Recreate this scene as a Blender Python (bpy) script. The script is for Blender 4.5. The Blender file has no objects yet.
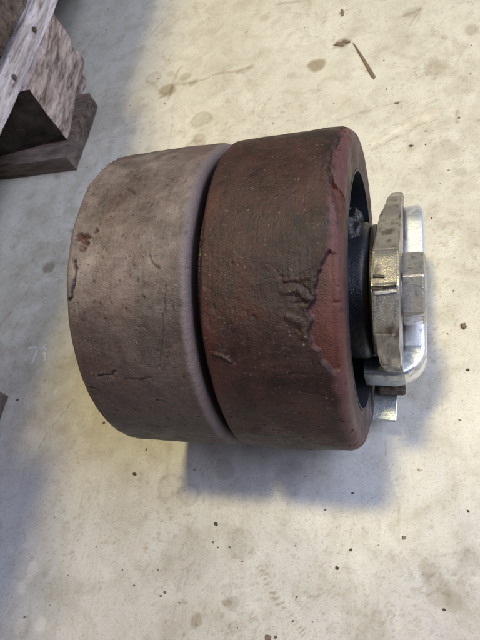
import bpy, bmesh, math, random
import numpy as np
from mathutils import Matrix, Vector

random.seed(7)
rng = np.random.default_rng(11)
S = bpy.context.scene
COL = S.collection

# ------------------------------------------------------------------ camera
cam_d = bpy.data.cameras.new('camera')
cam = bpy.data.objects.new('camera', cam_d)
COL.objects.link(cam)
cam_d.sensor_fit = 'VERTICAL'
cam_d.sensor_height = 24.0
cam_d.lens = 24.0 * 540 / 640
cam_d.clip_start = 0.01
cam_d.clip_end = 50
R = ((0.94670034, 0.01810774, 0.32160625), (0.1289424, 0.89363232, -0.42987805), (-0.29518186, 0.44843437, 0.84366716))
mw = Matrix(R).to_4x4()
mw.translation = Vector((0.1070682, -0.1741011, 0.40421936))
cam.matrix_world = mw
cam_d.dof.use_dof = True
cam_d.dof.focus_distance = 0.34
cam_d.dof.aperture_fstop = 13
S.camera = cam

# ------------------------------------------------------------------ world, lamps, exposure
W = bpy.data.worlds.new('World')
S.world = W
W.use_nodes = True
bgn = W.node_tree.nodes['Background']
bgn.inputs[0].default_value = (0.62, 0.76, 1.0, 1)
bgn.inputs[1].default_value = 0.09


def lamp(name, loc, target, size, size_y, power, color):
    d = bpy.data.lights.new(name, 'AREA')
    d.shape = 'RECTANGLE'
    d.size, d.size_y, d.energy, d.color = size, size_y, power, color
    o = bpy.data.objects.new(name, d)
    COL.objects.link(o)
    o.location = loc
    o.rotation_euler = (Vector(target) - Vector(loc)).to_track_quat('-Z', 'Y').to_euler()
    return o


lamp('ceiling_lamp', (-0.27, 0.62, 4.0), (0.05, 0.15, 0), 0.50, 0.38, 134, (1.0, 0.87, 0.47))
lamp('window_light', (1.50, 0.34, 1.75), (-.1, 0.1, 0), 1.4, 1.2, 38, (0.60, 0.73, 1.0))
lamp('cool_fill', (0.85, -0.22, 1.45), (0, 0, 0), 0.9, 0.8, 15, (0.76, 0.79, 1.0))  # added cool fill, no real source; lifts the wheel shadow and front floor
S.view_settings.view_transform = 'Standard'
S.view_settings.look = 'None'
S.view_settings.exposure = 0.05
S.view_settings.gamma = 1


# ------------------------------------------------------------------ numpy noise
def h2(i, j, seed):
    n = (i.astype(np.int64) * 374761393 + j.astype(np.int64) * 668265263 + seed * 974634777) & 0xffffffff
    n = ((n ^ (n >> 13)) * 1274126177) & 0xffffffff
    n = ((n ^ (n >> 16)) * 2246822519) & 0xffffffff
    return ((n ^ (n >> 15)) & 0xffffff) / float(0xffffff)


def vn(x, y, seed=0):
    xi, yi = np.floor(x), np.floor(y)
    fx, fy = x - xi, y - yi
    fx = fx * fx * (3 - 2 * fx)
    fy = fy * fy * (3 - 2 * fy)
    a, b = h2(xi, yi, seed), h2(xi + 1, yi, seed)
    c, d = h2(xi, yi + 1, seed), h2(xi + 1, yi + 1, seed)
    return (a + (b - a) * fx) * (1 - fy) + (c + (d - c) * fx) * fy


def fbm(x, y, s, octv=4, seed=0, gain=.5):
    t, a, tot = 0, 1, 0
    for k in range(octv):
        t = t + a * vn(x / s * 2 ** k + 17.3 * k, y / s * 2 ** k + 5.1 * k, seed + k)
        tot += a
        a *= gain
    return t / tot          # 0..1


def sstep(a, b, x):
    t = np.clip((x - a) / (b - a), 0, 1)
    return t * t * (3 - 2 * t)


def polydist(px, py, pts, closed=False):
    d = np.full(px.shape, 9.0)
    n = len(pts)
    for k in range(n if closed else n - 1):
        ax, ay = pts[k]
        bx, by = pts[(k + 1) % n]
        ex, ey = bx - ax, by - ay
        t = np.clip(((px - ax) * ex + (py - ay) * ey) / (ex * ex + ey * ey + 1e-12), 0, 1)
        d = np.minimum(d, np.hypot(px - ax - t * ex, py - ay - t * ey))
    return d


def inpoly(px, py, pts):
    ins = np.zeros(px.shape, bool)
    n = len(pts)
    for k in range(n):
        ax, ay = pts[k]
        bx, by = pts[(k + 1) % n]
        c = ((ay > py) != (by > py)) & (px < (bx - ax) * (py - ay) / (by - ay + 1e-12) + ax)
        ins ^= c
    return ins


# ------------------------------------------------------------------ mesh helpers
def grid_mesh(name, P, wrap=False):
    """P: (n, m, 3) array of points"""
    n, m = P.shape[:2]
    idx = np.arange(n * m).reshape(n, m)
    if wrap:
        idx = np.vstack([idx, idx[:1]])
    f = np.stack([idx[:-1, :-1], idx[:-1, 1:], idx[1:, 1:], idx[1:, :-1]], -1).reshape(-1, 4)
    me = bpy.data.meshes.new(name)
    me.vertices.add(n * m)
    me.vertices.foreach_set('co', P.reshape(-1).astype(np.float32))
    me.loops.add(f.size)
    me.loops.foreach_set('vertex_index', f.reshape(-1).astype(np.int32))
    me.polygons.add(len(f))
    me.polygons.foreach_set('loop_start', np.arange(0, f.size, 4, dtype=np.int32))
    me.update(calc_edges=True)
    me.polygons.foreach_set('use_smooth', np.ones(len(f), bool))
    return me


def attr(me, name, A):
    a = me.attributes.new(name, 'FLOAT', 'POINT')
    a.data.foreach_set('value', A.reshape(-1).astype(np.float32))


def attrc(me, name, A):
    a = me.attributes.new(name, 'FLOAT_COLOR', 'POINT')
    B = np.ones((A.size // 3, 4), np.float32)
    B[:, :3] = A.reshape(-1, 3)
    a.data.foreach_set('color', B.reshape(-1))


def link(name, me, mat=None, parent=None, **kw):
    o = bpy.data.objects.new(name, me)
    COL.objects.link(o)
    if mat is not None:
        me.materials.append(mat)
    if parent is not None:
        o.parent = parent
    for k, v in kw.items():
        o[k] = v
    return o


def empty(name, loc, label, cat, group=None):
    o = bpy.data.objects.new(name, None)
    COL.objects.link(o)
    o.location = loc
    o.empty_display_size = .02
    o['label'] = label
    o['category'] = cat
    if group:
        o['group'] = group
    return o


def bm_obj(name, bm, mat, parent=None, smooth=False, bevel=0, seg=2, sharp=34, **kw):
    bmesh.ops.recalc_face_normals(bm, faces=bm.faces)
    if bevel:
        es = [e for e in bm.edges if len(e.link_faces) == 2 and e.calc_face_angle(0) > .35]
        bmesh.ops.bevel(bm, geom=es, offset=bevel, segments=seg, affect='EDGES', profile=.5, clamp_overlap=True)
    me = bpy.data.meshes.new(name)
    bm.to_mesh(me)
    bm.free()
    if smooth:
        me.polygons.foreach_set('use_smooth', np.ones(len(me.polygons), bool))
        me.set_sharp_from_angle(angle=math.radians(sharp))
    return link(name, me, mat, parent, **kw)


def revolve(prof, n=128, axis_z=.1):
    """prof: list of (x, r); returns bmesh of revolution about the wheel axis"""
    bm = bmesh.new()
    rings = []
    for x, r in prof:
        if r < 1e-6:
            rings.append([bm.verts.new((x, 0, axis_z))])
        else:
            rings.append([bm.verts.new((x, -r * math.cos(2 * math.pi * k / n), axis_z + r * math.sin(2 * math.pi * k / n))) for k in range(n)])
    for a, b in zip(rings[:-1], rings[1:]):
        for k in range(n):
            k2 = (k + 1) % n
            if len(a) == 1:
                bm.faces.new((a[0], b[k], b[k2]))
            elif len(b) == 1:
                bm.faces.new((a[k], b[0], a[k2]))
            else:
                bm.faces.new((a[k], b[k], b[k2], a[k2]))
    return bm


# ------------------------------------------------------------------ material helpers
class NT:
    def __init__(s, name):
        s.m = bpy.data.materials.new(name)
        s.m.use_nodes = True
        s.t = s.m.node_tree
        s.b = s.t.nodes['Principled BSDF']
        s.tc = s.n('ShaderNodeTexCoord')

    def n(s, typ, **kw):
        o = s.t.nodes.new(typ)
        for k, v in kw.items():
            setattr(o, k, v)
        return o

    def l(s, a, b):
        s.t.links.new(a, b)

    def inp(s, name, v):
        if hasattr(v, 'node'):
            s.l(v, s.b.inputs[name])
        else:
            s.b.inputs[name].default_value = v

    def noise(s, scale, detail=4, rough=.55, dist=0, vec=None, stretch=None):
        o = s.n('ShaderNodeTexNoise')
        o.inputs['Scale'].default_value = scale
        o.inputs['Detail'].default_value = detail
        o.inputs['Roughness'].default_value = rough
        o.inputs['Distortion'].default_value = dist
        v = vec or s.tc.outputs['Object']
        if stretch:
            mp = s.n('ShaderNodeMapping')
            mp.inputs['Scale'].default_value = stretch
            s.l(v, mp.inputs[0])
            v = mp.outputs[0]
        s.l(v, o.inputs['Vector'])
        return o.outputs[0]

    def ramp(s, fac, pts):
        o = s.n('ShaderNodeValToRGB')
        el = o.color_ramp.elements
        while len(el) < len(pts):
            el.new(.5)
        for e, (p, c) in zip(el, pts):
            e.position = p
            e.color = (c[0], c[1], c[2], 1) if isinstance(c, tuple) else (c, c, c, 1)
        s.l(fac, o.inputs[0])
        return o.outputs[0]

    def mix(s, fac, a, b, mode='MIX'):
        o = s.n('ShaderNodeMix', data_type='RGBA', blend_type=mode)
        for sock, v in ((o.inputs[0], fac), (o.inputs[6], a), (o.inputs[7], b)):
            if hasattr(v, 'node'):
                s.l(v, sock)
            elif isinstance(v, tuple):
                sock.default_value = (v[0], v[1], v[2], 1)
            else:
                sock.default_value = v
        return o.outputs[2]

    def math(s, op, a, b=0.0, clamp=False):
        o = s.n('ShaderNodeMath', operation=op, use_clamp=clamp)
        for sock, v in ((o.inputs[0], a), (o.inputs[1], b)):
            if hasattr(v, 'node'):
                s.l(v, sock)
            else:
                sock.default_value = v
        return o.outputs[0]

    def attr(s, name, out='Fac'):
        o = s.n('ShaderNodeAttribute', attribute_name=name)
        return o.outputs[out]

    def bump(s, h, dist, strength=1.0):
        o = s.n('ShaderNodeBump')
        o.inputs['Distance'].default_value = dist
        o.inputs['Strength'].default_value = strength
        s.l(h, o.inputs['Height'])
        s.l(o.outputs[0], s.b.inputs['Normal'])


# concrete ----------------------------------------------------------
k = NT('concrete')
c = k.ramp(k.noise(4.5, 6, .6), [(.3, (.47, .432, .355)), (.55, (.55, .515, .435)), (.75, (.60, .57, .49))])
c2 = k.ramp(k.noise(38, 5, .65, .6), [(.34, (.86, .84, .80)), (.52, (1, 1, 1)), (.75, (1.05, 1.05, 1.05))])
c = k.mix(1.0, c, c2, 'MULTIPLY')
sp = k.ramp(k.noise(420, 2, .6), [(.30, (.72, .70, .66)), (.42, (1, 1, 1))])
c = k.mix(.75, c, sp, 'MULTIPLY')
c = k.mix(.8, c, k.ramp(k.noise(900, 2, .7), [(.32, (.82, .81, .79)), (.5, (1, 1, 1)), (.7, (1.06, 1.06, 1.06))]), 'MULTIPLY')
c = k.mix(1.0, c, k.attr('stain', 'Color'), 'MULTIPLY')
k.inp('Base Color', c)
k.inp('Roughness', k.ramp(k.noise(12, 5, .6), [(.3, .36), (.7, .56)]))
k.inp('Specular IOR Level', .42)
k.bump(k.math('ADD', k.noise(60, 6, .6), k.math('MULTIPLY', k.noise(600, 3, .6), .22)), .0008, .4)
M_CONC = k.m


# polyurethane tread ------------------------------------------------
def tyre_mat(name, dust_col, base_col, edge_col, dust_lo, dust_hi, gk=.72, rk=.55):
    k = NT(name)
    big = k.noise(26, 5, .6, .4)
    c = k.mix(k.ramp(big, [(.35, 0.0), (.65, 1.0)]), base_col, tuple(x * 1.35 for x in base_col))
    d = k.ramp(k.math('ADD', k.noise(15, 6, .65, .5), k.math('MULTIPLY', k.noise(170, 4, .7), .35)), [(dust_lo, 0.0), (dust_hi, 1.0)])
    c = k.mix(k.math('MULTIPLY', d, k.attr('dust_shade')), c, dust_col)
    # black grime pressed into the tread, patchy; oily where it is black
    gr = k.ramp(k.math('ADD', k.noise(33, 6, .7, .8), k.math('MULTIPLY', k.noise(210, 4, .7), .25)), [(.52, 0.0), (.72, 1.0)])
    c = k.mix(k.math('MULTIPLY', gr, gk), c, tuple(x * .18 for x in base_col))
    rd = k.ramp(k.noise(21, 5, .65, .6, stretch=(1.3, 1, 1)), [(.50, 0.0), (.66, rk)])
    c = k.mix(rd, c, (base_col[0] * 2.3, base_col[1] * 1.55, base_col[2] * 1.4))
    # fine specks of grit, light and dark
    c = k.mix(k.ramp(k.noise(620, 2, .5), [(.68, 0.0), (.74, .55)]), c, (.24, .19, .15))
    c = k.mix(k.ramp(k.noise(480, 3, .6, vec=None, stretch=(1, 1.1, .9)), [(.30, .75), (.38, 0.0)]), c, (.022, .014, .012))
    c = k.mix(k.attr('edge'), c, edge_col)
    c = k.mix(k.attr('red'), c, k.mix(k.noise(90, 4, .6), (.040, .012, .010), (.115, .034, .028)))
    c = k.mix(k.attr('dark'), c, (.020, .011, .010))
    c = k.mix(k.attr('rust'), c, (.060, .018, .011))
    k.inp('Base Color', c)
    k.inp('Roughness', k.math('SUBTRACT', k.ramp(k.noise(70, 5, .6), [(.3, .42), (.7, .68)]), k.math('MULTIPLY', gr, .10)))
    k.inp('Specular IOR Level', .38)
    k.bump(k.math('ADD', k.math('ADD', k.math('MULTIPLY', k.noise(260, 5, .7), .6), k.math('MULTIPLY', k.noise(1300, 3, .65), .55)),
                  k.math('MULTIPLY', k.noise(420, 3, .5, stretch=(1, .12, .12)), .35)), .0009, .85)
    return k.m


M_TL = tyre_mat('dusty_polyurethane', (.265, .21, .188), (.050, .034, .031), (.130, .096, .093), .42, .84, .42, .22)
M_TR = tyre_mat('maroon_polyurethane', (.038, .025, .020), (.030, .0092, .0072), (.090, .033, .036), .50, .98)


# metals ------------------------------------------------------------
def metal(name, base, dirt, lo, hi, r0, r1, metallic=1.0, bumpd=.0004, scale=90, stretch=None, fine=.5):
    k = NT(name)
    n1 = k.noise(scale, 6, .65, .5, stretch=stretch)
    n2 = k.noise(scale * .3, 4, .6, .3)
    f = k.ramp(k.math('ADD', k.math('MULTIPLY', n1, .6), k.math('MULTIPLY', n2, .4)), [(lo, 1.0), (hi, 0.0)])
    k.inp('Base Color', k.mix(f, base, dirt))
    k.inp('Metallic', k.math('SUBTRACT', metallic, k.math('MULTIPLY', f, metallic * .65)))
    k.inp('Roughness', k.ramp(k.math('ADD', k.math('MULTIPLY', f, .5), k.math('MULTIPLY', n1, .5)), [(.15, r0), (.8, r1)]))
    k.bump(k.math('ADD', n1, k.math('MULTIPLY', k.noise(scale * 7, 3, .6), fine)), bumpd, .8)
    return k.m


M_NUT = metal('worn_greasy_steel', (.55, .51, .46), (.085, .066, .048), .40, .58, .25, .55, 1.0, .00045, 190, (1, .35, .35))
M_BOLT = metal('bolt_steel', (.60, .57, .53), (.17, .14, .10), .36, .58, .24, .48, .95, .00025, 260)
M_CHROME = metal('bright_bent_steel', (.92, .92, .93), (.34, .30, .25), .36, .50, .34, .6, .9, .00022, 130)
M_HUB = metal('oily_black_steel', (.045, .048, .058), (.010, .009, .010), .40, .60, .22, .5, .85, .0006, 110)
M_CORE = metal('dark_core_steel', (.045, .055, .075), (.02, .02, .02), .35, .6, .4, .6, .4, .0003, 60)
M_RUST = metal('rusty_bracket_steel', (.16, .125, .10), (.05, .03, .02), .38, .56, .4, .8, .6, .0008, 200)
M_ZINC = metal('zinc_plate_steel', (.50, .53, .53), (.16, .16, .15), .36, .5, .3, .55, .85, .0004, 90)
k = NT('grease')
k.inp('Base Color', (.014, .012, .010, 1))
k.inp('Roughness', .33)
k.inp('Specular IOR Level', .3)
k.bump(k.noise(500, 4, .6), .0005, .9)
M_GREASE = k.m


# wood --------------------------------------------------------------
def wood(name, light, dark, stretch):
    k = NT(name)
    # the board's own grain runs along the stretched axis; every board is shifted by its location
    oi = k.n('ShaderNodeObjectInfo')
    add = k.n('ShaderNodeVectorMath', operation='ADD')
    k.l(k.tc.outputs['Object'], add.inputs[0])
    k.l(oi.outputs['Location'], add.inputs[1])
    v = add.outputs[0]
    g = k.noise(120, 7, .75, .5, vec=v, stretch=stretch)
    c = k.ramp(g, [(.36, dark), (.47, tuple(.5 * (a + b) for a, b in zip(light, dark))), (.58, light)])
    c = k.mix(k.ramp(k.noise(150, 5, .7, .5, vec=v, stretch=stretch), [(.36, .8), (.47, 0.0)]), c, tuple(x * .45 for x in dark))
    c = k.mix(k.ramp(k.noise(9, 3, .6, vec=v), [(.45, 0.0), (.7, .45)]), c, (.30, .24, .21))
    k.inp('Base Color', c)
    k.inp('Roughness', .82)
    k.inp('Specular IOR Level', .2)
    k.bump(k.math('ADD', g, k.math('MULTIPLY', k.noise(260, 4, .7, vec=v), .5)), .0025, .9)
    return k.m


M_END_SHADE = wood('shaded_end_grain', (.040, .029, .022), (.016, .012, .009), (.8, 1, .5))
M_WOODY = wood('weathered_wood_lengthwise', (.78, .69, .67), (.27, .20, .17), (1, .13, 1))
M_WOODX = wood('weathered_wood_crosswise', (.34, .26, .21), (.13, .09, .065), (.16, 1, 1))
M_BLOCK = wood('chipped_block_wood', (.60, .47, .40), (.12, .075, .055), (1, .16, 1))
M_DIRTY = wood('dirty_board_wood', (.17, .12, .092), (.055, .037, .026), (.2, 1, 1))
k = NT('orange_paint')
k.inp('Base Color', (.75, .10, .04, 1))
k.inp('Roughness', .6)
M_ORANGE = k.m

# ------------------------------------------------------------------ floor
X = np.concatenate([np.linspace(-6, -.64, 14), np.arange(-.62, .34, .0016), np.linspace(.36, 6, 14)])
Y = np.concatenate([np.linspace(-6, -.30, 14), np.arange(-.285, .70, .0016), np.linspace(.72, 8, 18)])
gx, gy = np.meshgrid(X, Y, indexing='ij')
P = np.stack([gx, gy, np.zeros_like(gx)], -1)
P[..., 2] = (fbm(gx, gy, .09, 3, 40) - .5) * .0009
st = np.ones(gx.shape + (3,))
wx = gx + (fbm(gx, gy, .02, 3, 60) - .5) * .010
wy = gy + (fbm(gx, gy, .02, 3, 61) - .5) * .010


def tint(mask, col):
    global st
    st *= 1 - mask[..., None] * (1 - np.array(col))


# broad worn / dirty mottling
m = fbm(gx, gy, .11, 5, 5, .6)
tint(sstep(.45, .72, m) * .10, (.62, .56, .44))
m = fbm(gx * 1.0, gy, .035, 4, 9, .6)
tint(sstep(.56, .74, m) * .16, (.66, .58, .46))
m = fbm(gx * .8 + gy * .6, gy * .8 - gx * .6, .012, 4, 19, .6) * sstep(.35, .65, fbm(gx, gy, .15, 3, 77))
tint(sstep(.40, .58, m) * .22, (.58, .50, .40))
# pale wiped swirls
a = (gx * .55 + gy * .83) + (fbm(gx, gy, .12, 3, 15) - .5) * .06
m = vn(a / .009, (gx * .83 - gy * .55) / .09, 21)
tint(sstep(.55, .9, m) * sstep(.45, .62, fbm(gx, gy, .10, 3, 30)) * .20, (.68, .63, .54))
# front tinted darker and cooler: falloff of the warm lamp painted into the colour
tint(sstep(.02, -.17, gy + (fbm(gx, gy, .10, 4, 71) - .5) * .12) * .95, (.70, .72, .86))
# fine drag marks running front to back, strongest towards the front
q = gx + .12 * gy + (fbm(gx, gy, .05, 3, 81) - .5) * .006
m = vn(q / .0022, gy / .06, 82) * .6 + vn(q / .006, gy / .11, 83) * .4
tint(sstep(.55, .85, m) * (.10 + .16 * sstep(.1, -.15, gy)), (.72, .68, .64))
q = gx * .9 - .44 * gy
m = vn(q / .0016, (gx * .44 + gy * .9) / .05, 84)
tint(sstep(.84, .97, m) * sstep(.5, .65, fbm(gx, gy, .06, 3, 85)) * .5, (.62, .56, .48))
# crisp small grime: curls and flecks
m = np.abs(fbm(gx, gy, .014, 4, 88, .6) - .5)
tint(sstep(.018, .004, m) * sstep(.50, .64, fbm(gx, gy, .05, 3, 89)) * .42, (.55, .46, .36))
m = fbm(gx, gy, .0042, 3, 93, .6)
tint(sstep(.66, .78, m) * sstep(.42, .66, fbm(gx, gy, .07, 3, 94)) * .36, (.50, .42, .33))
tint(sstep(.36, .28, m) * .5, (1.10, 1.09, 1.08))


def blob(cx, cy, r, col, s, ring=False, ex=1.0, ang=0.0):
    dx, dy = wx - cx, wy - cy
    ca, sa = math.cos(ang), math.sin(ang)
    u, v = dx * ca + dy * sa, -dx * sa + dy * ca
    d = np.hypot(u / ex, v) / r
    m = sstep(1.25, .8, d) * (.45 if ring else 1)
    if ring:
        m = np.maximum(m, np.exp(-((d - .95) / .2) ** 2))
    tint(m * s, col)


BR = (.46, .38, .28)
GR = (.48, .45, .40)
DK = (.16, .13, .10)


def streak(pts, w, col, s, rough=.5):
    d = polydist(wx, wy, pts)
    n = fbm(gx, gy, .006, 3, int(abs(pts[0][0]) * 9999) % 97)
    tint(sstep(w, w * .3, d) * s * (1 - rough + rough * sstep(.3, .6, n)), col)


FL = {
 'ring': [(-0.1283, 0.2918, 0.0104, 0, 0.5),(-0.2069, 0.377, 0.009, 0, 0.35),(-0.0838, -0.1154, 0.011, 1, 0.45),(-0.0674, -0.1202, 0.0075, 1, 0.4),(-0.1289, 0.2466, 0.0112, 0, 0.5),(-0.1276, 0.2597, 0.0063, 0, 0.4),(-0.2731, 0.1028, 0.0079, 1, 0.4),(-0.0205, -0.2054, 0.0036, 0, 0.4),(-0.0279, -0.1799, 0.0037, 0, 0.35),(-0.039, -0.1819, 0.003, 0, 0.3)],
 'blob': [(-0.001, 0.3497, 0.0105, 0, 0.75),(-0.184, 0.3473, 0.01, 0, 0.6),(0.0265, 0.377, 0.0081, 0, 0.7),(-0.2722, 0.1002, 0.0078, 1, 0.6),(-0.0466, -0.2044, 0.0053, 0, 0.6),(-0.0229, -0.1887, 0.0051, 1, 0.5),(-0.0259, -0.1885, 0.0029, 0, 0.5),(-0.1637, 0.3669, 0.0071, 0, 0.4),(-0.1507, 0.3536, 0.0057, 0, 0.5),(0.1013, 0.4055, 0.0097, 0, 0.3),(0.1247, 0.3157, 0.0115, 0, 0.3),(0.1286, 0.2031, 0.012, 0, 0.2),(0.096, 0.1663, 0.0087, 0, 0.15),(-0.0424, -0.0992, 0.0082, 1, 0.4),(0.0106, -0.1014, 0.0135, 1, 0.35),(-0.063, -0.1663, 0.0197, 1, 0.25),(-0.1602, -0.2057, 0.0175, 1, 0.2),(-0.022, -0.1515, 0.0121, 1, 0.25),(0.0893, 0.0071, 0.0222, 1, 0.25),(0.1107, -0.0296, 0.0139, 0, 0.2),(0.1139, -0.1635, 0.0085, 0, 0.35),(0.1051, -0.1529, 0.0055, 0, 0.4),(0.1226, -0.1681, 0.006, 0, 0.35),(0.1301, -0.1441, 0.0084, 1, 0.3),(0.1624, 0.3598, 0.0077, 0, 0.45),(-0.2698, 0.3151, 0.0304, 1, 0.25)],
 'dot': [(0.0989, 0.2128, 0.0024),(0.1126, 0.2294, 0.0014),(0.086, 0.2718, 0.0024),(0.1312, 0.179, 0.0015),(0.024, 0.4294, 0.0031),(-0.1188, -0.1078, 0.0023),(-0.0746, -0.1891, 0.0014),(-0.0772, -0.1921, 0.0012),(-0.0427, -0.1391, 0.0019),(0.1029, -0.089, 0.0018),(0.0921, -0.1348, 0.0016),(0.0485, -0.1585, 0.0016),(0.0574, -0.1461, 0.0012),(0.1359, 0.023, 0.0022),(0.1377, -0.0134, 0.0016),(0.1305, -0.0517, 0.0013),(0.0927, -0.1341, 0.0013),(0.0051, -0.2064, 0.0024),(0.0105, -0.205, 0.0017),(0.0572, -0.1084, 0.0011),(0.1422, 0.2407, 0.0015),(-0.2586, -0.0488, 0.0021),(-0.1594, -0.0668, 0.0015),(-0.0666, -0.1009, 0.0012),(-0.0294, -0.1537, 0.0012)],
 'white': [(-0.219, -0.1759, 0.0029),(-0.2062, -0.1722, 0.0024),(-0.1957, -0.2034, 0.0046),(-0.1927, -0.1878, 0.0056),(-0.1897, -0.2275, 0.0055),(-0.1729, -0.2224, 0.0043),(0.0281, -0.1794, 0.0017),(-0.2211, -0.0418, 0.0024),(-0.1918, -0.1957, 0.0037)],
 'streak': [([(-0.1913, 0.3369),(-0.175, 0.3556),(-0.1524, 0.3557),(-0.1271, 0.3601),(-0.1018, 0.361),(-0.0799, 0.3642)], 0.0032, 0, 0.5),([(-0.0977, 0.3583),(-0.0879, 0.3593),(-0.0801, 0.3659)], 0.0046, 0, 0.55),([(-0.1821, 0.3316),(-0.1796, 0.3584),(-0.1719, 0.3884)], 0.0029, 0, 0.5),([(-0.216, 0.3737),(-0.2018, 0.3598),(-0.1886, 0.3431)], 0.0027, 0, 0.35),([(-0.2625, 0.2888),(-0.2232, 0.2982),(-0.1978, 0.3049),(-0.1752, 0.3235)], 0.0046, 3, 0.6),([(0.1239, 0.252),(0.0982, 0.2398),(0.0749, 0.2282),(0.0609, 0.2215)], 0.0037, 3, 0.9),([(0.1256, 0.2464),(0.1, 0.233),(0.075, 0.2218),(0.063, 0.2135)], 0.001, 0, 0.45),([(0.1241, 0.2586),(0.0936, 0.2472),(0.0701, 0.2356)], 0.0011, 0, 0.35),([(0.1426, 0.251),(0.1411, 0.2358)], 0.0018, 0, 0.6),([(0.1548, 0.2345),(0.1598, 0.2311)], 0.0011, 2, 0.6),([(0.0781, -0.0705),(0.084, -0.1007),(0.092, -0.1392),(0.0993, -0.1723),(0.1015, -0.1931)], 0.0007, 1, 0.45),([(0.0803, -0.0704),(0.086, -0.1006),(0.094, -0.139),(0.1011, -0.1721)], 0.0005, 3, 0.8),([(-0.2218, -0.0942),(-0.214, -0.0793),(-0.2061, -0.0642),(-0.1954, -0.0469)], 0.0009, 1, 0.6),([(-0.0061, -0.1646),(-0.0019, -0.1624)], 0.001, 0, 0.75),([(-0.0041, -0.1672),(0.0, -0.165)], 0.0009, 0, 0.75),([(-0.0021, -0.1698),(0.002, -0.1676)], 0.0009, 0, 0.75),([(-0.0002, -0.1723),(0.0039, -0.1701)], 0.001, 0, 0.75),([(0.0018, -0.1748),(0.0059, -0.1726)], 0.001, 0, 0.75),([(0.0038, -0.1773),(0.0079, -0.1751)], 0.0009, 0, 0.75),([(0.0058, -0.1798),(0.0098, -0.1776)], 0.0009, 0, 0.75),([(0.0078, -0.1822),(0.0118, -0.18)], 0.0009, 0, 0.75),([(0.0098, -0.1846),(0.0138, -0.1824)], 0.0009, 0, 0.75),([(0.0118, -0.187),(0.0158, -0.1848)], 0.0009, 0, 0.75),([(0.0138, -0.1893),(0.0178, -0.1872)], 0.0009, 0, 0.75),([(0.0158, -0.1917),(0.0197, -0.1895)], 0.0009, 0, 0.75),([(0.0178, -0.194),(0.0217, -0.1918)], 0.0009, 0, 0.75),([(0.0198, -0.1963),(0.0237, -0.1941)], 0.0009, 0, 0.75),([(0.0219, -0.1985),(0.0257, -0.1964)], 0.0008, 0, 0.75),([(0.0239, -0.2008),(0.0277, -0.1987)], 0.0008, 0, 0.75),([(0.0259, -0.203),(0.0297, -0.2009)], 0.0009, 0, 0.75),([(0.0285, -0.1757),(0.038, -0.1757),(0.0471, -0.1715)], 0.0009, 1, 0.6),([(-0.065, -0.2088),(-0.065, -0.193),(-0.0627, -0.1764),(-0.0669, -0.1667),(-0.0638, -0.149),(-0.0592, -0.1379)], 0.0012, 1, 0.35),([(-0.0951, -0.1523),(-0.0836, -0.1582),(-0.0773, -0.1561)], 0.001, 0, 0.4),([(0.0957, -0.1629),(0.1049, -0.1658),(0.114, -0.1624),(0.121, -0.1655)], 0.0013, 0, 0.5),([(0.1008, -0.1535),(0.1081, -0.1544),(0.1142, -0.153)], 0.0012, 0, 0.5),([(0.0987, -0.1741),(0.1065, -0.177),(0.1122, -0.1817)], 0.0012, 0, 0.45),([(-0.0246, -0.212),(-0.0396, -0.1636),(-0.0544, -0.1228),(-0.0624, -0.1006)], 0.0009, 1, 0.25),([(-0.0608, 0.471),(-0.0164, 0.4663)], 0.0042, 0, 0.35),([(0.0918, 0.4017),(0.1034, 0.4066),(0.1076, 0.4086)], 0.0034, 0, 0.4)],
 'chalk': [[(-0.266, 0.0035),(-0.2607, 0.0056),(-0.2529, 0.004)], [(-0.2531, 0.0045),(-0.2539, -0.0035),(-0.2546, -0.013)], [(-0.2492, 0.0018),(-0.2469, 0.0056),(-0.2441, 0.0077)], [(-0.2445, 0.0072),(-0.2441, -0.0003),(-0.2405, -0.0098)]],
 'shard': [([(0.0382, 0.3738),(0.0404, 0.3716),(0.0526, 0.3443),(0.0647, 0.3138),(0.0628, 0.3098),(0.0596, 0.315),(0.0494, 0.3435)], 0.0016, 'long thin dark splinter behind the right wheel, pointing away from it', 'splinter'),([(0.0165, 0.3755),(0.0208, 0.3785),(0.0253, 0.3782),(0.0285, 0.3814),(0.0353, 0.3779),(0.0365, 0.3743),(0.0299, 0.3744),(0.0279, 0.37),(0.0222, 0.3732)], 0.0012, 'flat dark flake by the head of the long splinter', 'flake'),([(0.1345, 0.0247),(0.1374, 0.0255),(0.1387, 0.0221),(0.1364, 0.0195),(0.1344, 0.0213)], 0.0018, 'black crumb on the floor right of the bolt head', 'crumb'),([(0.0224, 0.4371),(0.0255, 0.4344),(0.0266, 0.4233),(0.0231, 0.4226)], 0.0014, 'short dark flake near the top edge of the floor', 'flake')],
 'chip': [(-0.3292, 0.3893),(-0.3282, 0.4062),(-0.3187, 0.4058),(-0.3088, 0.3883),(-0.311, 0.3703),(-0.3201, 0.365)],
}
for q in FL['ring']:
    blob(*q[:3], BR if q[3] == 0 else GR, q[4], True)
for q in FL['blob']:
    blob(*q[:3], BR if q[3] == 0 else GR, q[4])
for q in FL['white']:
    blob(q[0], q[1], q[2], (1.22, 1.20, 1.17), .8)
for pts, w, kind, s in FL['streak']:
    streak(pts, w, (BR, GR, DK, (1.18, 1.17, 1.14))[kind], s)
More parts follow.
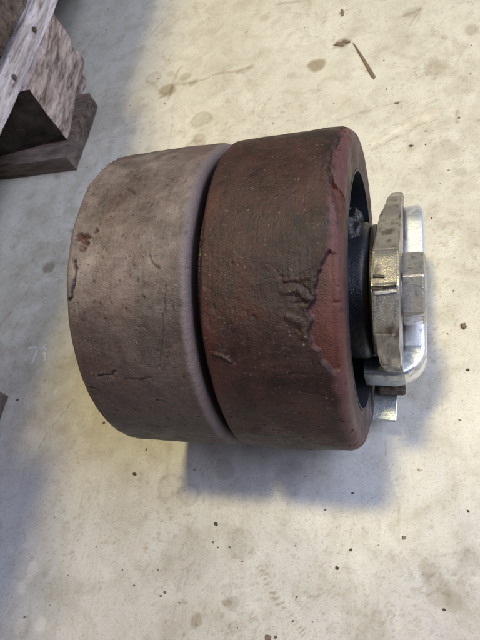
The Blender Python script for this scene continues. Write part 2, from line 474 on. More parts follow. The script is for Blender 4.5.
# random drips and rings
for i in range(95):
    x, y = rng.uniform(-.45, .28), rng.uniform(-.27, .62)
    r = rng.uniform(.0012, .0055) * (1.0 + max(0, y) * 1.2)
    blob(x, y, r, BR if rng.random() < .6 else GR, rng.uniform(.10, .34), rng.random() < .3, rng.uniform(.8, 1.7), rng.uniform(0, 3))
for i in range(26):
    x, y, a = rng.uniform(-.3, .25), rng.uniform(-.25, .5), rng.uniform(0, 3.14)
    L = rng.uniform(.02, .09)
    b = a + rng.uniform(-.3, .3)
    streak([(x, y), (x + L * math.cos(a), y + L * math.sin(a)), (x + L * math.cos(a) + L * math.cos(b), y + L * math.sin(a) + L * math.sin(b))],
           .0011, GR if i % 3 else (1.14, 1.13, 1.1), rng.uniform(.15, .4), .8)
me = grid_mesh('concrete_floor', P)
attrc(me, 'stain', st)
floor = link('floor', me, M_CONC, kind='structure')
del gx, gy, wx, wy, st


# chalk 71 : thin smears lying on the concrete
def mark_mat():
    k = NT('chalk_mark')
    k.inp('Base Color', (.74, .72, .66, 1))
    k.inp('Roughness', .95)
    k.inp('Alpha', k.ramp(k.noise(420, 4, .7), [(.34, .15), (.56, .85)]))
    return k.m


def stroke_mesh(bm, pts, w, z):
    vs = []
    for i, (x, y) in enumerate(pts):
        a = Vector(pts[max(0, i - 1)])
        b = Vector(pts[min(len(pts) - 1, i + 1)])
        d = (b - a).normalized()
        nrm = Vector((-d.y, d.x)) * w * (1 if 0 < i < len(pts) - 1 else .6)
        vs.append((bm.verts.new((x + nrm.x, y + nrm.y, z)), bm.verts.new((x - nrm.x, y - nrm.y, z))))
    for a, b in zip(vs[:-1], vs[1:]):
        bm.faces.new((a[0], a[1], b[1], b[0]))


bm = bmesh.new()
for s in FL['chalk']:
    stroke_mesh(bm, s, .0017, .0011)
o = bm_obj('chalk_number', bm, mark_mat(), None)
o['label'] = 'faint white chalk number 71 written on the floor left of the wheels'
o['category'] = 'chalk mark'


# ------------------------------------------------------------------ wheels
def make_wheel(name, prof, feats, seed, mat, parent, label):
    """prof: list of (x, r, tread flag) densely resampled; feats(x, arc, r, ...) gives displacement + masks"""
    p = np.array(prof)
    seg = np.hypot(np.diff(p[:, 0]), np.diff(p[:, 1]))
    s = np.concatenate([[0], np.cumsum(seg)])
    # dense sampling on the tread, coarser on the faces
    t = np.concatenate([np.linspace(s[i], s[i + 1], max(2, int(seg[i] / (.0005 if p[i, 2] else .0014))), endpoint=False) for i in range(len(seg))] + [[s[-1]]])
    xs, rs = np.interp(t, s, p[:, 0]), np.interp(t, s, p[:, 1])
    nth = 940
    ph = np.linspace(0, 2 * math.pi, nth, endpoint=False) - math.pi / 2
    F, Xg = np.meshgrid(ph, xs, indexing='ij')
    Rg = np.broadcast_to(rs, F.shape).copy()
    arc = F * .1
    dr, dxx, mk = feats(Xg, arc, Rg, seed)
    Rn = Rg + dr
    Xn = Xg + dxx
    P = np.stack([Xn, -Rn * np.cos(F), .1 + Rn * np.sin(F)], -1)
    me = grid_mesh(name, P, wrap=True)
    me.flip_normals()
    for kk, v in mk.items():
        attr(me, kk, np.clip(v, 0, 1))
    return link(name, me, mat, parent, label=label)


def round_corner(cx, cr, rad, a0, a1, n=7):
    return [(cx + rad * math.cos(a), cr + rad * math.sin(a)) for a in np.linspace(math.radians(a0), math.radians(a1), n)]


def tread_profile(x0, x1, rl, rr, rb, bl, br, crown=.0006):
    """inner bore radius rb, left/right corner radii; r0 = tread radius at each end"""
    R0 = .0995
    pts = [(x0 + .022, rb, 0), (x0 + .001, rb, 0), (x0, rb + .001, 0), (x0, R0 - bl, 1)]
    pts += [(a, b, 1) for a, b in round_corner(x0 + bl * rl, R0 - bl, bl, 180, 90)[1:]]
    pts = [(x if i < 4 else x, r, f) for i, (x, r, f) in enumerate(pts)]
    n = 8
    for i in range(1, n):
        t = i / n
        pts.append((x0 + bl * rl + (x1 - br * rr - x0 - bl * rl) * t, R0 + crown * 4 * t * (1 - t), 1))
    pts += [(x1 - br * rr + br * rr * math.cos(a), R0 - br + br * math.sin(a), 1) for a in np.linspace(math.pi / 2, 0, 8)]
    pts += [(x1, rb + .001, 1), (x1 - .001, rb, 0), (x1 - .025, rb, 0)]
    return pts


def base_disp(X, A, Rg, seed):
    fr = sstep(.086, .097, Rg)            # how much of tread
    d = (fbm(X, A, .030, 3, seed) - .5) * .0020 + (fbm(X * 1.3, A, .0065, 4, seed + 3, .6) - .5) * .00034
    d += (fbm(X * .6, A * 1.6, .0022, 3, seed + 8) - .5) * .00030
    # chatter waves across the tread
    pit = fbm(X, A, .0028, 2, seed + 13)
    pm = sstep(.78, .86, pit) * sstep(.40, .6, fbm(X, A, .02, 2, seed + 15))
    d -= pm * .0004
    sc = vn(X / .0007, A / .020, seed + 21)
    d -= sstep(.80, .95, sc) * sstep(.45, .65, fbm(X, A, .018, 2, seed + 22)) * .00018
    return d * (.25 + .75 * fr), pm


def D(px):   # (x, degrees of elevation) -> (x, arc)
    return [(x, math.radians(a) * .1) for x, a in px]


def feats_left(X, A, Rg, seed):
    d, pm = base_disp(X, A, Rg, seed)
    wX = X + (fbm(X, A, .004, 3, 91) - .5) * .0034
    wA = A + (fbm(X, A, .004, 3, 92) - .5) * .0034
    dark = pm * .55
    rust = np.zeros_like(X)
    red = np.zeros_like(X)
    n = fbm(X, A, .003, 3, 55, .6)
    for x, a, r, dep in ((-.0725, 81, .0042, .0016), (-.0672, 79.5, .0050, .0020), (-.0700, 76.8, .0035, .0014), (-.063, 83, .0022, .001), (-.0725, 71, .0023, .0010)):
        q = np.hypot(wX - x, (wA - math.radians(a) * .1) * 1.3) / r
        mm = sstep(1.1, .5, q) * sstep(.28, .5, n)
        d -= mm * dep
        rust = np.maximum(rust, mm)
    cr = [(D([(-.0742, 73), (-.0725, 69.5), (-.0740, 65.5), (-.0765, 61), (-.0785, 60.5)]), .0011, .0016, 1),
          (D([(-.0285, 73), (-.0250, 70.5), (-.0212, 69)]), .0006, .0007, .7),
          (D([(-.0182, 64), (-.0192, 58), (-.0213, 50), (-.0240, 44), (-.0262, 39)]), .00045, .0005, .6),
          (D([(-.067, 34.6), (-.063, 35.6), (-.058, 35.4), (-.054, 37)]), .0010, .0009, .8),
          (D([(-.0500, 34), (-.0450, 34.6), (-.040, 34.2), (-.0335, 35.1)]), .00055, .0006, .6),
          (D([(-.052, 99), (-.0485, 98.5), (-.044, 96)]), .0008, .0010, .8),
          (D([(-.0815, 104), (-.079, 112), (-.078, 120), (-.077, 132)]), .0010, .0012, .85),
          (D([(-.0765, 30), (-.070, 29)]), .0006, .0006, .5),
          (D([(-.036, 52), (-.031, 51.5)]), .0005, .0005, .5)]
    for pts, w, dep, s in cr:
        dd = polydist(wX * .8 + X * .2, wA * .6 + A * .4, pts)
        mm = sstep(w, w * .25, dd)
        d -= mm * dep
        dark = np.maximum(dark, mm * s)
    # small chips where the tread has been nibbled
    for i in range(46):
        x, a = rng.uniform(-.076, -.014), math.radians(rng.uniform(15, 125)) * .1
        q = np.hypot(wX - x, wA - a) / rng.uniform(.0004, .0010)
        mm = sstep(1.2, .5, q)
        d -= mm * .0004
        dark = np.maximum(dark, mm * .8)
    # raised lip of a torn flake at the far outer edge
    q = polydist(wX, wA, D([(-.0805, 100), (-.079, 112), (-.0775, 128)]))
    d += sstep(.0020, .0006, q) * .0008 * sstep(.45, .6, n)
    edge = sstep(-.0112, -.0086, X + (fbm(X, A, .006, 3, 33) - .5) * .003) * .9 + sstep(-.0745, -.079, X + (n - .5) * .004) * .28
    # broad dusty smear above; its mask also paints the tread's lit top and shaded bottom
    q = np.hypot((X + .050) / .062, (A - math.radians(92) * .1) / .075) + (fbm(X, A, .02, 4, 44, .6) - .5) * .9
    dust_shade = .15 + .85 * sstep(1.15, .45, q)
    dust_shade = dust_shade * (.75 + .25 * fbm(X, A, .004, 3, 46)) 
    inner = sstep(.0945, .0915, Rg) * (X > -.04)          # gap shade painted black on the wall facing the other wheel
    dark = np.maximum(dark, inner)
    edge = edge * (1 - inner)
    return d, d * 0, {'dark': dark, 'rust': rust, 'red': red, 'edge': edge, 'dust_shade': dust_shade}


def feats_right(X, A, Rg, seed):
    d, pm = base_disp(X, A, Rg, seed)
    n = fbm(X, A, .003, 3, 155, .6)
    nf = fbm(X, A, .0011, 2, 156)
    wX = X + (fbm(X, A, .004, 3, 191) - .5) * .0030 + (nf - .5) * .0013
    wA = A + (fbm(X, A, .004, 3, 192) - .5) * .0030 + (fbm(X, A, .0013, 2, 157) - .5) * .0013
    dark = pm * .6
    rust = np.zeros_like(X)
    # ---- the missing chunk of tread at the outer shoulder: recessed, clean reddish surface, ragged rim
    patch = D([(.0655, 71.4), (.0625, 69.0), (.0600, 64.2), (.0588, 60.5), (.0580, 57.1), (.0558, 55.8), (.0562, 52.7), (.0548, 49.6), (.0566, 47.6),
               (.0570, 45.0), (.0592, 43.6), (.0600, 40.4), (.0630, 38.6), (.0660, 36.4), (.0700, 37.5), (.0745, 42), (.076, 50), (.076, 60), (.0745, 67), (.070, 70)])
    ins = inpoly(wX, wA, patch)
    pd = polydist(wX, wA, patch)
    tread = Rg > .084
    sgn = np.where(ins, pd, -pd)
    rec = sstep(-.0001, .0009, sgn) * tread
    smooth = (fbm(X, A, .02, 2, 5) - .5) * .0006
    left = sstep(.0705, .066, X)                       # the recess is deep inside the tread and runs out at the shoulder
    d = np.where(ins & tread, smooth, d) - rec * (.0021 * left + .0004)
    red = rec * .85 * (.55 + .45 * sstep(.3, .6, fbm(X, A, .012, 3, 66)))
    rim = sstep(.0013, .0003, np.abs(sgn + .0002)) * tread * (X < .066)
    low = sstep(math.radians(62) * .1, math.radians(50) * .1, A)
    dark = np.maximum(dark, rim * (.45 + .5 * low) * sstep(.25, .45, n))
    # the tread curls up along the rim
    d += sstep(-.0042, -.0004, sgn) * (sgn < 0) * tread * (X < .067) * .0004 * (sgn > -.006)
    # ---- torn notch nearer the top, on the shoulder
    tear = D([(.0640, 95), (.0662, 94), (.0685, 92.5), (.0712, 91), (.0728, 88), (.0738, 83), (.0735, 78.0), (.0712, 77.5), (.0694, 80), (.0682, 84), (.0676, 87), (.0656, 91)])
    ti = inpoly(wX, wA, tear) & tread
    td = polydist(wX, wA, tear)
    tm = np.where(ti, sstep(0, .0008, td), 0)
    d -= tm * .0028
    rust = np.maximum(rust, tm * .95)
    dark = np.maximum(dark, sstep(.0007, .0001, td) * tread * .85 * (n > .40))
    for x, a, r in ((.0664, 109.5, .0018), (.0672, 113.6, .0014), (.0655, 118, .0013), (.0735, 62.5, .0007), (.063, 103, .0009)):
        q = np.hypot(wX - x, wA - math.radians(a) * .1) / r
        mm = sstep(1.2, .5, q) * tread
        d -= mm * .0015
        rust = np.maximum(rust, mm * .7)
        dark = np.maximum(dark, sstep(.5, .0, q) * .6)
    cr = [(D([(.0668, 121), (.0650, 117), (.0662, 113), (.0645, 109), (.0640, 104), (.0632, 99), (.0646, 96), (.0655, 93)]), .0010, .0013, .9),
          (D([(.0600, 101), (.0598, 96), (.0605, 94)]), .0006, .0007, .6),
          (D([(.0560, 104), (.0555, 98)]), .0005, .0006, .5),
          (D([(.0425, 65), (.0470, 64.5), (.0522, 65.2), (.0579, 66.4), (.0600, 67)]), .0007, .0006, .35),
          (D([(.0430, 62.5), (.0480, 63.4), (.0521, 63.0), (.0560, 60.8), (.0577, 59.0)]), .0006, .0007, .6),
          (D([(.0500, 57.5), (.0530, 57.6), (.0562, 57)]), .0007, .0007, .6),
          (D([(.0360, 36.0), (.0450, 36.8), (.0600, 36.2)]), .0005, .0004, .35),
          (D([(.0480, 30.5), (.0600, 29)]), .0005, .0004, .3)]
    for pts, w, dep, s in cr:
        dd = polydist(wX * .8 + X * .2, wA * .6 + A * .4, pts)
        mm = sstep(w, w * .25, dd) * tread
        d -= mm * dep
        dark = np.maximum(dark, mm * s)
    # folded skin left of the missing chunk: raised ridges
    for pts, w, h in ((D([(.046, 64.0), (.052, 64.6), (.058, 65.0)]), .0022, .0006), (D([(.044, 60.6), (.051, 61.2), (.0555, 58.6)]), .0024, .0007),
                      (D([(.0068, 43.3), (.0110, 42.3), (.0150, 40.4)]), .0012, .0012), (D([(.046, 54), (.052, 52), (.053, 48)]), .003, .0008)):
        dd = polydist(wX, wA, pts)
        d += sstep(w, w * .2, dd) * h
    for i in range(170):
        x, a = rng.uniform(.004, .062), math.radians(rng.uniform(8, 128)) * .1
        q = np.hypot(wX - x, wA - a) / rng.uniform(.0003, .0008)
        mm = sstep(1.2, .5, q)
        d -= mm * .0004
        dark = np.maximum(dark, mm * .8)
    # ragged lower edge nibbles
    d -= sstep(.70, .8, fbm(X, A, .005, 3, 301)) * sstep(.064, .068, X) * tread * .0012
    edge = sstep(.0635, .0680, X + (fbm(X, A, .008, 3, 133) - .5) * .005) * (.55 + .45 * n)
    # brown greasy face near the bore
    face = (Rg < .088) & (X > .03)
    edge = edge * np.where(face, .45, 1)
    dark = np.maximum(dark, sstep(.096, .0935, Rg) * (X < .03))  # shade of the gap painted on the wall facing the left wheel
    redw = sstep(.52, .72, fbm(X, A, .022, 4, 166)) * .16 + sstep(.012, .002, X) * .20
    red = np.maximum(red, redw * tread)
    red = np.maximum(red, edge * .22 * (Rg > .088))
    # tread skin stands a little proud of the peeled shoulder above the notch
    jag = .0655 + (fbm(A, A * 0, .004, 4, 210, .6) - .5) * .005
    step = sstep(-.0004, .0004, X - jag) * sstep(math.radians(74) * .1, math.radians(82) * .1, A) * sstep(math.radians(150) * .1, math.radians(135) * .1, A) * tread
    d -= step * .0009
    dx = np.where((Rg < .094) & (X > .03), (fbm(A, Rg * 1.0, .006, 3, 12) - .5) * .0007 - .0006 * sstep(.095, .085, Rg), 0)
    return d, dx, {'dark': dark, 'rust': rust, 'red': red, 'edge': edge, 'dust_shade': np.ones_like(X) * .9 * (1 - rec)}


root = empty('twin_wheel_assembly', (0, 0, 0), 'worn twin polyurethane wheels bolted on one axle, standing on the concrete floor', 'wheel assembly')
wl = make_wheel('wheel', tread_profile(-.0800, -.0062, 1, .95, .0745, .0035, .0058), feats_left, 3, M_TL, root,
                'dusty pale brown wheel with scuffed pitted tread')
wr = make_wheel('wheel', tread_profile(.0, .0716, 1, 1, .0745, .0028, .0070), feats_right, 23, M_TR, root,
                'dark maroon wheel with a torn chunk missing from its tread edge')

# cores: steel sleeve lining the bore and a web disc, one per wheel
bm = revolve([(.0712, .0749), (.0712, .0738), (.0500, .0734), (.0480, .0700), (.0470, .030), (.047, .012), (.024, .012), (.024, .070), (.0010, .0734), (.0010, .0749), (.0712, .0749)])
bm_obj('wheel_core', bm, M_CORE, wr, smooth=False)
bm = revolve([(-.0080, .0749), (-.0080, .0736), (-.028, .0734), (-.030, .070), (-.030, .012), (-.052, .012), (-.052, .070), (-.0785, .0734), (-.0785, .0749), (-.0080, .0749)])
bm_obj('wheel_core', bm, M_CORE, wl, smooth=False)
# axle through both
bm = revolve([(-.083, 0), (-.083, .011), (-.082, .0118), (.0935, .0118), (.0935, 0)], 48)
bm_obj('axle', bm, M_HUB, root, smooth=False)
bm_obj('gap_light_stop', revolve([(-.0064, .012), (-.0064, .086), (.0002, .086), (.0002, .012)], 96), M_GREASE, root)  # disc added to keep lamp light from passing through the wheel gap
# oily black hub sleeve standing out of the right bore
prof = [(.045, .012), (.045, .0425), (.0735, .0428)] + [(.0735 + .0045 * math.sin(a), .0428 - .0045 * (1 - math.cos(a))) for a in np.linspace(.2, 1.5, 7)] + [(.0782, .012)]
o = bm_obj('hub_sleeve', revolve(prof), M_HUB, root, smooth=True)
o = bm_obj('washer', revolve([(.0784, .012), (.0784, .0405), (.0790, .0412), (.0806, .0412), (.0812, .0405), (.0812, .012)], 96), M_GREASE, root)
# lumps of grease packed in the bore above the hub
bm = bmesh.new()
from mathutils import noise as mn
for (x, dg, rr, sx, sa) in ((.066, 112, .0435, .008, .010), (.060, 98, .043, .007, .008), (.069, 128, .0445, .005, .009), (.064, 142, .044, .009, .009)):
    a = math.radians(dg)
    mt = Matrix.Translation((x, -rr * math.cos(a), .1 + rr * math.sin(a))) @ Matrix.Rotation(a, 4, 'X') @ Matrix.Diagonal((sx, .0024, sa, 1))
    r = bmesh.ops.create_icosphere(bm, subdivisions=4, radius=1, matrix=mt)
    for v in r['verts']:
        q = v.co / .004
        v.co += Vector((mn.noise(q), mn.noise(q + Vector((4, 4, 4))), mn.noise(q + Vector((8, 1, 2))))) * .0010
bm_obj('grease_lump', bm, M_GREASE, root, smooth=True, sharp=180)


def subdiv_noise(bm, cuts, amp, s, seed):
    bmesh.ops.subdivide_edges(bm, edges=bm.edges[:], cuts=cuts, use_grid_fill=True)
    from mathutils import noise
    for v in bm.verts:
        p = v.co / s + Vector((seed, seed * 2, 0))
        v.co += Vector((noise.noise(p), noise.noise(p + Vector((9, 3, 1))), noise.noise(p + Vector((2, 7, 5))))) * amp


# ---- clamp plate: thick faceted steel piece between hub and bolt
cp = [(.101, .066, .0860), (.0965, .076, .0855), (.079, .094, .0850), (.058, .1085, .0838), (.052, .1100, .0818), (.024, .1310, .0812), (-.003, .1505, .0812), (-.0265, .1522, .0812),
      (-.0475, .1360, .0812), (-.0555, .1120, .0835), (-.044, .070, .0835), (-.030, .040, .0830), (.050, .034, .0830), (.075, .055, .0840)]
bm = bmesh.new()
A_ = [bm.verts.new((x0, y, z)) for y, z, x0 in cp]
B_ = [bm.verts.new((.0946 + (.0006 if i in (5, 6, 7) else 0), y, z)) for i, (y, z, x0) in enumerate(cp)]
n = len(cp)
for i in range(n):
    j = (i + 1) % n
    bm.faces.new((A_[i], A_[j], B_[j], B_[i]))
bm.faces.new(A_)
bm.faces.new(B_)
bmesh.ops.recalc_face_normals(bm, faces=bm.faces)
es = [e for e in bm.edges if e.calc_face_angle(0) > .2]
bmesh.ops.bevel(bm, geom=es, offset=.0011, segments=2, affect='EDGES', clamp_overlap=True)
bmesh.ops.triangulate(bm, faces=[f for f in bm.faces if len(f.verts) > 4])
subdiv_noise(bm, 3, .00028, .006, 3)
bm_obj('clamp_plate', bm, M_NUT, root, smooth=True)
# saw slit across the plate: a dark packed groove with a bright burr along it
bm = bmesh.new()
bmesh.ops.create_cube(bm, size=1, matrix=Matrix.Translation((.0877, -.0275, .1512)) @ Matrix.Rotation(.40, 4, 'X') @ Matrix.Rotation(.05, 4, 'Z') @ Matrix.Diagonal((.0126, .0016, .0022, 1)))
bmesh.ops.create_cube(bm, size=1, matrix=Matrix.Translation((.0850, -.0215, .1524)) @ Matrix.Rotation(.1, 4, 'X') @ Matrix.Rotation(-.12, 4, 'Z') @ Matrix.Diagonal((.0060, .0011, .0020, 1)))
subdiv_noise(bm, 4, .0006, .003, 8)
bm_obj('grime_line', bm, M_GREASE, root, smooth=True)
bm = bmesh.new()
bmesh.ops.create_cube(bm, size=1, matrix=Matrix.Translation((.0886, -.0297, .1495)) @ Matrix.Rotation(.66, 4, 'X') @ Matrix.Rotation(.10, 4, 'Z') @ Matrix.Diagonal((.0108, .0010, .0026, 1)))
subdiv_noise(bm, 4, .0004, .003, 4)
bm_obj('burr', bm, M_CHROME, root, smooth=True)


# ---- hex bolt head
bm = bmesh.new()
ra = [bm.verts.new((.0954, .0230 * math.cos(math.radians(99 + 60 * i)), .1 + .0230 * math.sin(math.radians(99 + 60 * i)))) for i in range(6)]
rb_ = [bm.verts.new((.1078, v.co.y, v.co.z)) for v in ra]
rc = [bm.verts.new((.1094, v.co.y * .86, .1 + (v.co.z - .1) * .86)) for v in ra]
for p, q in ((ra, rb_), (rb_, rc)):
    for i in range(6):
        bm.faces.new((p[i], q[i], q[(i + 1) % 6], p[(i + 1) % 6]))
bm.faces.new(ra)
bm.faces.new(rc)
bm_obj('bolt_head', bm, M_BOLT, root, bevel=.0009, seg=2)
bm_obj('washer', revolve([(.0946, .012), (.0946, .0205), (.0955, .0205), (.0955, .012)], 64), M_BOLT, root)


# ---- bent bright bar behind the bolt (rounded strap following a path)
def strap(path, hw, hd, rad, mat, name, closed=False):
    """path in (x,y,z) bending in the XY plane; hw half width in plane, hd half depth in z"""
    bm = bmesh.new()
    rings = []
    for i, p in enumerate(path):
        a = Vector(path[max(0, i - 1)])
        b = Vector(path[min(len(path) - 1, i + 1)])
        d = (b - a).normalized()
        u = Vector((d.y, -d.x, 0)).normalized()
        w = d.cross(u).normalized()
        vs = []
        for kx, kz in ((1, 1), (-1, 1), (-1, -1), (1, -1)):
            for t in np.linspace(0, math.pi / 2, 5):
                if (kx, kz) == (1, 1): cu, cw = math.cos(t), math.sin(t)
                elif (kx, kz) == (-1, 1): cu, cw = -math.sin(t), math.cos(t)
                elif (kx, kz) == (-1, -1): cu, cw = -math.cos(t), -math.sin(t)
                else: cu, cw = math.sin(t), -math.cos(t)
                vs.append(bm.verts.new(Vector(p) + u * (kx * (hw - rad) + rad * cu) + w * (kz * (hd - rad) + rad * cw)))
        rings.append(vs)
    for a, b in zip(rings[:-1], rings[1:]):
        m_ = len(a)
        for i in range(m_):
            bm.faces.new((a[i], a[(i + 1) % m_], b[(i + 1) % m_], b[i]))
    bm.faces.new(rings[0])
    bm.faces.new(rings[-1])
    return bm_obj(name, bm, mat, root, smooth=True, sharp=60)


def arc(cx, cy, r, a0, a1, n, z):
    return [(cx + r * math.cos(math.radians(t)), cy + r * math.sin(math.radians(t)), z) for t in np.linspace(a0, a1, n)]


zb = .060
path = [(.1010, .086, zb - .005), (.1018, .080, zb)] + [(.1018, y, zb) for y in np.linspace(.072, -.020, 11)] + arc(.0878, -.0250, .0140, 0, -90, 14, zb) + [(.078, -.0385, zb), (.070, -.0385, zb)]
bar = strap(path, .0072, .011, .0034, M_CHROME, 'bent_bar')
bar.data.materials.append(M_ZINC)      # greasy, dulled where it turns in under the plate
for pf in bar.data.polygons:
    if pf.center.y < -.024 and pf.center.x < .0985 + .004 * math.sin(pf.center.z * 900):
        pf.material_index = 1
# rusty bracket and small square zinc foot under the bar
bm = bmesh.new()
bmesh.ops.create_cube(bm, size=1, matrix=Matrix.Translation((.0855, -.034, .034)) @ Matrix.Diagonal((.018, .022, .012, 1)))
subdiv_noise(bm, 3, .0012, .006, 2)
bm_obj('bracket', bm, M_RUST, root, bevel=.002)
bm = bmesh.new()
bmesh.ops.create_cube(bm, size=1, matrix=Matrix.Translation((.0805, -.046, .0215)) @ Matrix.Rotation(math.radians(-3), 4, 'Z') @ Matrix.Diagonal((.0165, .030, .004, 1)))
bm_obj('foot_plate', bm, M_ZINC, root, bevel=.0006)
bm = bmesh.new()
bmesh.ops.create_cube(bm, size=1, matrix=Matrix.Translation((.084, 0, .04)) @ Matrix.Diagonal((.008, .07, .046, 1)))
bm_obj('axle_carrier', bm, M_RUST, root, bevel=.0015)


# ------------------------------------------------------------------ pallets
def board_bm(sx, sy, sz, seed, amp=.0010, res=.010, tilt=0):
    from mathutils import noise
    bm = bmesh.new()
    nx, ny, nz = max(1, int(sx / res)), max(1, int(sy / res)), max(2, int(sz / .007))
    nx, ny = min(nx, 60), min(ny, 60)
    cache = {}

    def v(i, j, k_):
        key = (i, j, k_)
        if key not in cache:
            p = Vector((i / nx * sx - sx / 2, j / ny * sy - sy / 2, k_ / nz * sz - sz / 2))
            cnt = sum((i in (0, nx), j in (0, ny), k_ in (0, nz)))
            q = p / .014 + Vector((seed * 3.7, seed * 1.3, seed * 2.1))
            q2 = p / .05 + Vector((seed * 1.7, 3, 4))
            dv = Vector((noise.noise(q), noise.noise(q + Vector((5, 5, 5))), noise.noise(q - Vector((7, 1, 3))))) * amp
            dv += Vector((noise.noise(q2), noise.noise(q2 + Vector((5, 5, 5))), 0)) * amp * 1.3
            if cnt >= 2:   # ragged worn arrises
                dv -= p.normalized() * (.0012 + .0035 * max(0, noise.noise(q * .7)))
            cache[key] = bm.verts.new(p + dv)
        return cache[key]
    for i in range(nx):
        for j in range(ny):
            for kk in (0, nz):
                bm.faces.new((v(i, j, kk), v(i + 1, j, kk), v(i + 1, j + 1, kk), v(i, j + 1, kk)))
    for i in range(nx):
        for kk in range(nz):
            for j in (0, ny):
                bm.faces.new((v(i, j, kk), v(i + 1, j, kk), v(i + 1, j, kk + 1), v(i, j, kk + 1)))
    for j in range(ny):
        for kk in range(nz):
            for i in (0, nx):
                bm.faces.new((v(i, j, kk), v(i, j + 1, kk), v(i, j + 1, kk + 1), v(i, j, kk + 1)))
    return bm


def board(name, x0, x1, y0, y1, z0, z1, mat, parent, seed, rotz=0, **kw):
    bm = board_bm(x1 - x0, y1 - y0, z1 - z0, seed, **kw)
    o = bm_obj(name, bm, mat, parent, smooth=False)
    o.location = ((x0 + x1) / 2, (y0 + y1) / 2, (z0 + z1) / 2)
    o.rotation_euler = (0, 0, rotz)
    return o


# local origin: the pallet's right front foot on the floor
pal = empty('wooden_pallet', (-.30, -.13, 0), 'weathered wooden pallet with chipped blocks on the floor, lowest in the stack', 'pallet', 'stacked wooden pallets')
sd = 1
for bi, by in enumerate((0, .365, .73, -.365)):
    board('bottom_board', -.80, .022 if bi == 1 else .031, by if bi else -.02, by + (.105 if bi else .085), .0005, .022, M_DIRTY, pal, sd + 2)
    for xi, bx in enumerate((0, -.33, -.66)):
        bb = board('block', bx - .095, bx + .006, by + (.022 if bi else -.03), by + (.162 if bi else .080), .0222, .0948, M_BLOCK, pal, sd, math.radians(7 if (xi == 0 and bi == 1) else 0), amp=.0016)
        bb.data.materials.append(M_END_SHADE)      # end-grain faces, their shade painted in as near-black wood
        for pf in bb.data.polygons:
            if abs(pf.normal.y) > .7:
                pf.material_index = 1
        sd += 3
for xi, bx in enumerate((.0, -.33, -.66)):
    board('stringer_board', bx - .10, bx + .001, -.44, .90, .0950, .1220, M_WOODY, pal, 50 + xi)
for i in range(10):
    y0 = [-.01, .118, .255, .416, .55, .68, .80, -.15, -.29, -.44][i]
    y1 = [.10, .235, .404, .525, .66, .78, .90, -.03, -.17, -.31][i]
    board('deck_board', -.80, -.003 - .004 * (i % 2), y0, y1, .1222, .1440, M_WOODX, pal, 70 + i)
for i in range(11):
    a_ = rng.uniform(.3, 1)
    p0 = Vector((.012 - .012 * a_, .388 + .13 * a_, rng.uniform(.03, .09)))
    d_ = Vector((rng.uniform(.2, 1), rng.uniform(-.2, 1), rng.uniform(-.4, .3))).normalized() * rng.uniform(.006, .016)
    bm = bmesh.new()
    w_ = Vector((0, .0012, .0016))
    vs = [bm.verts.new(p0 - d_ * .6 + w_), bm.verts.new(p0 - d_ * .6 - w_), bm.verts.new(p0 + d_ * .2 + Vector((.001, 0, 0))), bm.verts.new(p0 + d_)]
    for f_ in ((0, 1, 2), (0, 2, 3), (1, 2, 3), (0, 1, 3)):
        bm.faces.new([vs[q] for q in f_])
    bm_obj('splinter', bm, M_BLOCK, pal)
# nail heads in the stringer edge and the block face
for (y_, z_, x_) in ((.40, .108, .0022), (.475, .109, .0022), (.545, .108, .0024)):
    bm = bmesh.new()
    bmesh.ops.create_cone(bm, cap_ends=True, segments=10, radius1=.0032, radius2=.0028, depth=.0022, matrix=Matrix.Translation((x_, y_, z_)) @ Matrix.Rotation(math.pi / 2, 4, 'Y'))
    bm_obj('nail_head', bm, M_RUST, pal)
# a strip of orange paint on the stringer's edge
bm = bmesh.new()
bmesh.ops.create_cube(bm, size=1, matrix=Matrix.Translation((.0035, .585, .110)) @ Matrix.Diagonal((.001, .06, .017, 1)))
bm_obj('paint_smear', bm, M_ORANGE, pal)


def copy_thing(src, loc, rz, label):
    r = src.copy()
    COL.objects.link(r)
    r.location = loc
    r.rotation_euler = (0, 0, rz)
    r['label'] = label
    for ch in list(src.children):
        if ch.name.startswith(('paint', 'splinter', 'nail')):
            continue
        q = ch.copy()
        COL.objects.link(q)
        q.parent = r
    return r


copy_thing(pal, (-.305, -.135, .1448), 0, 'second wooden pallet of the stack, its pale board edge just in the top left corner')
copy_thing(pal, (-.232, -.13, .2900), 0, 'third wooden pallet up in the stack, unseen, set outward to cast the floor shadow')  # upper pallets are out of view, placed outward to throw shade on the floor
copy_thing(pal, (-.236, -.128, .4346), 0, 'fourth wooden pallet up in the stack, unseen, put in to cast the floor shadow')
copy_thing(pal, (-.230, -.133, .5792), 0, 'uppermost wooden pallet of the stack, unseen, put in for the floor shadow')

# ------------------------------------------------------------------ loose bits on the floor
def shard(name, pts, h, mat, label, cat, group=None):
    bm = bmesh.new()
    lo = [bm.verts.new((x, y, .0006)) for x, y in pts]
    cx = sum(p[0] for p in pts) / len(pts)
    cy = sum(p[1] for p in pts) / len(pts)
    hi = [bm.verts.new((cx + (x - cx) * .7, cy + (y - cy) * .7, h)) for x, y in pts]
    nn = len(pts)
    for i in range(nn):
        bm.faces.new((lo[i], lo[(i + 1) % nn], hi[(i + 1) % nn], hi[i]))
    bm.faces.new(lo)
    bm.faces.new(hi)
    o = bm_obj(name, bm, mat)
    o['label'] = label
    o['category'] = cat
    if group:
        o['group'] = group
    return o


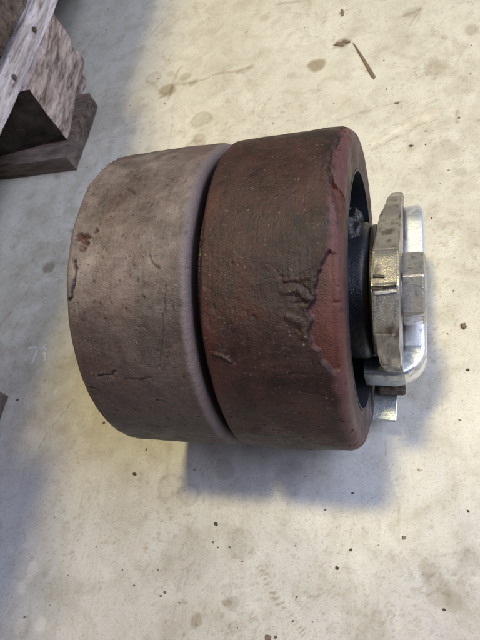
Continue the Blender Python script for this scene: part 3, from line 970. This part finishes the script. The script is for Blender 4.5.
k = NT('dark_splinter')
k.inp('Base Color', k.mix(k.noise(300, 3), (.09, .06, .035), (.20, .14, .09)))
k.inp('Roughness', .8)
M_SPL = k.m
for pts, h, label, cat in FL['shard']:
    shard('wood_splinter' if cat == 'splinter' else 'debris_flake', pts, h, M_SPL, label, cat)
# chip of pale wood hanging off the pallet block
shard('wood_chip', FL['chip'], .012, M_BLOCK, 'small pale wood chip lying on the floor beside the pallet block', 'wood chip')

# scattered grit: countless crumbs, one mesh
bm = bmesh.new()
for i in range(170):
    x, y = rng.uniform(-.27, .24), rng.uniform(-.24, .55)
    if -.085 < x < .1 and -.03 < y < .03:
        continue
    r = rng.uniform(.00025, .0008)
    mt = Matrix.Translation((x, y, r * .6)) @ Matrix.Rotation(rng.uniform(0, 3), 4, 'Z') @ Matrix.Diagonal((r * rng.uniform(1, 2), r, r * .7, 1))
    bmesh.ops.create_icosphere(bm, subdivisions=1, radius=1, matrix=mt)
def fleck(x, y, r, h):
    n_ = 7
    ph = rng.uniform(0, 6)
    ex = rng.uniform(.6, 1)
    rr = [r * rng.uniform(.6, 1.1) for _ in range(n_)]
    lo = [bm.verts.new((x + rr[q] * math.cos(ph + q * 6.283 / n_), y + ex * rr[q] * math.sin(ph + q * 6.283 / n_), .0004)) for q in range(n_)]
    hi = [bm.verts.new((x + .6 * rr[q] * math.cos(ph + q * 6.283 / n_), y + .6 * ex * rr[q] * math.sin(ph + q * 6.283 / n_), h * rng.uniform(.7, 1.2))) for q in range(n_)]
    for q in range(n_):
        bm.faces.new((lo[q], lo[(q + 1) % n_], hi[(q + 1) % n_], hi[q]))
    bm.faces.new(hi)


for q in FL['dot']:
    fleck(q[0], q[1], q[2] * 1.05, .0012)
for i in range(50):
    fleck(rng.uniform(-.45, .28), rng.uniform(-.27, .62), rng.uniform(.0005, .0013), .0009)
k = NT('grit_crumbs')
k.inp('Base Color', k.ramp(k.noise(55, 2), [(.40, (.05, .038, .028)), (.55, (.16, .12, .09)), (.62, (.45, .40, .33))]))
k.inp('Roughness', .9)
o = bm_obj('floor_grit', bm, k.m)
o['kind'] = 'stuff'
o['label'] = 'dark grit and crumbs scattered over the concrete'
o['category'] = 'grit'
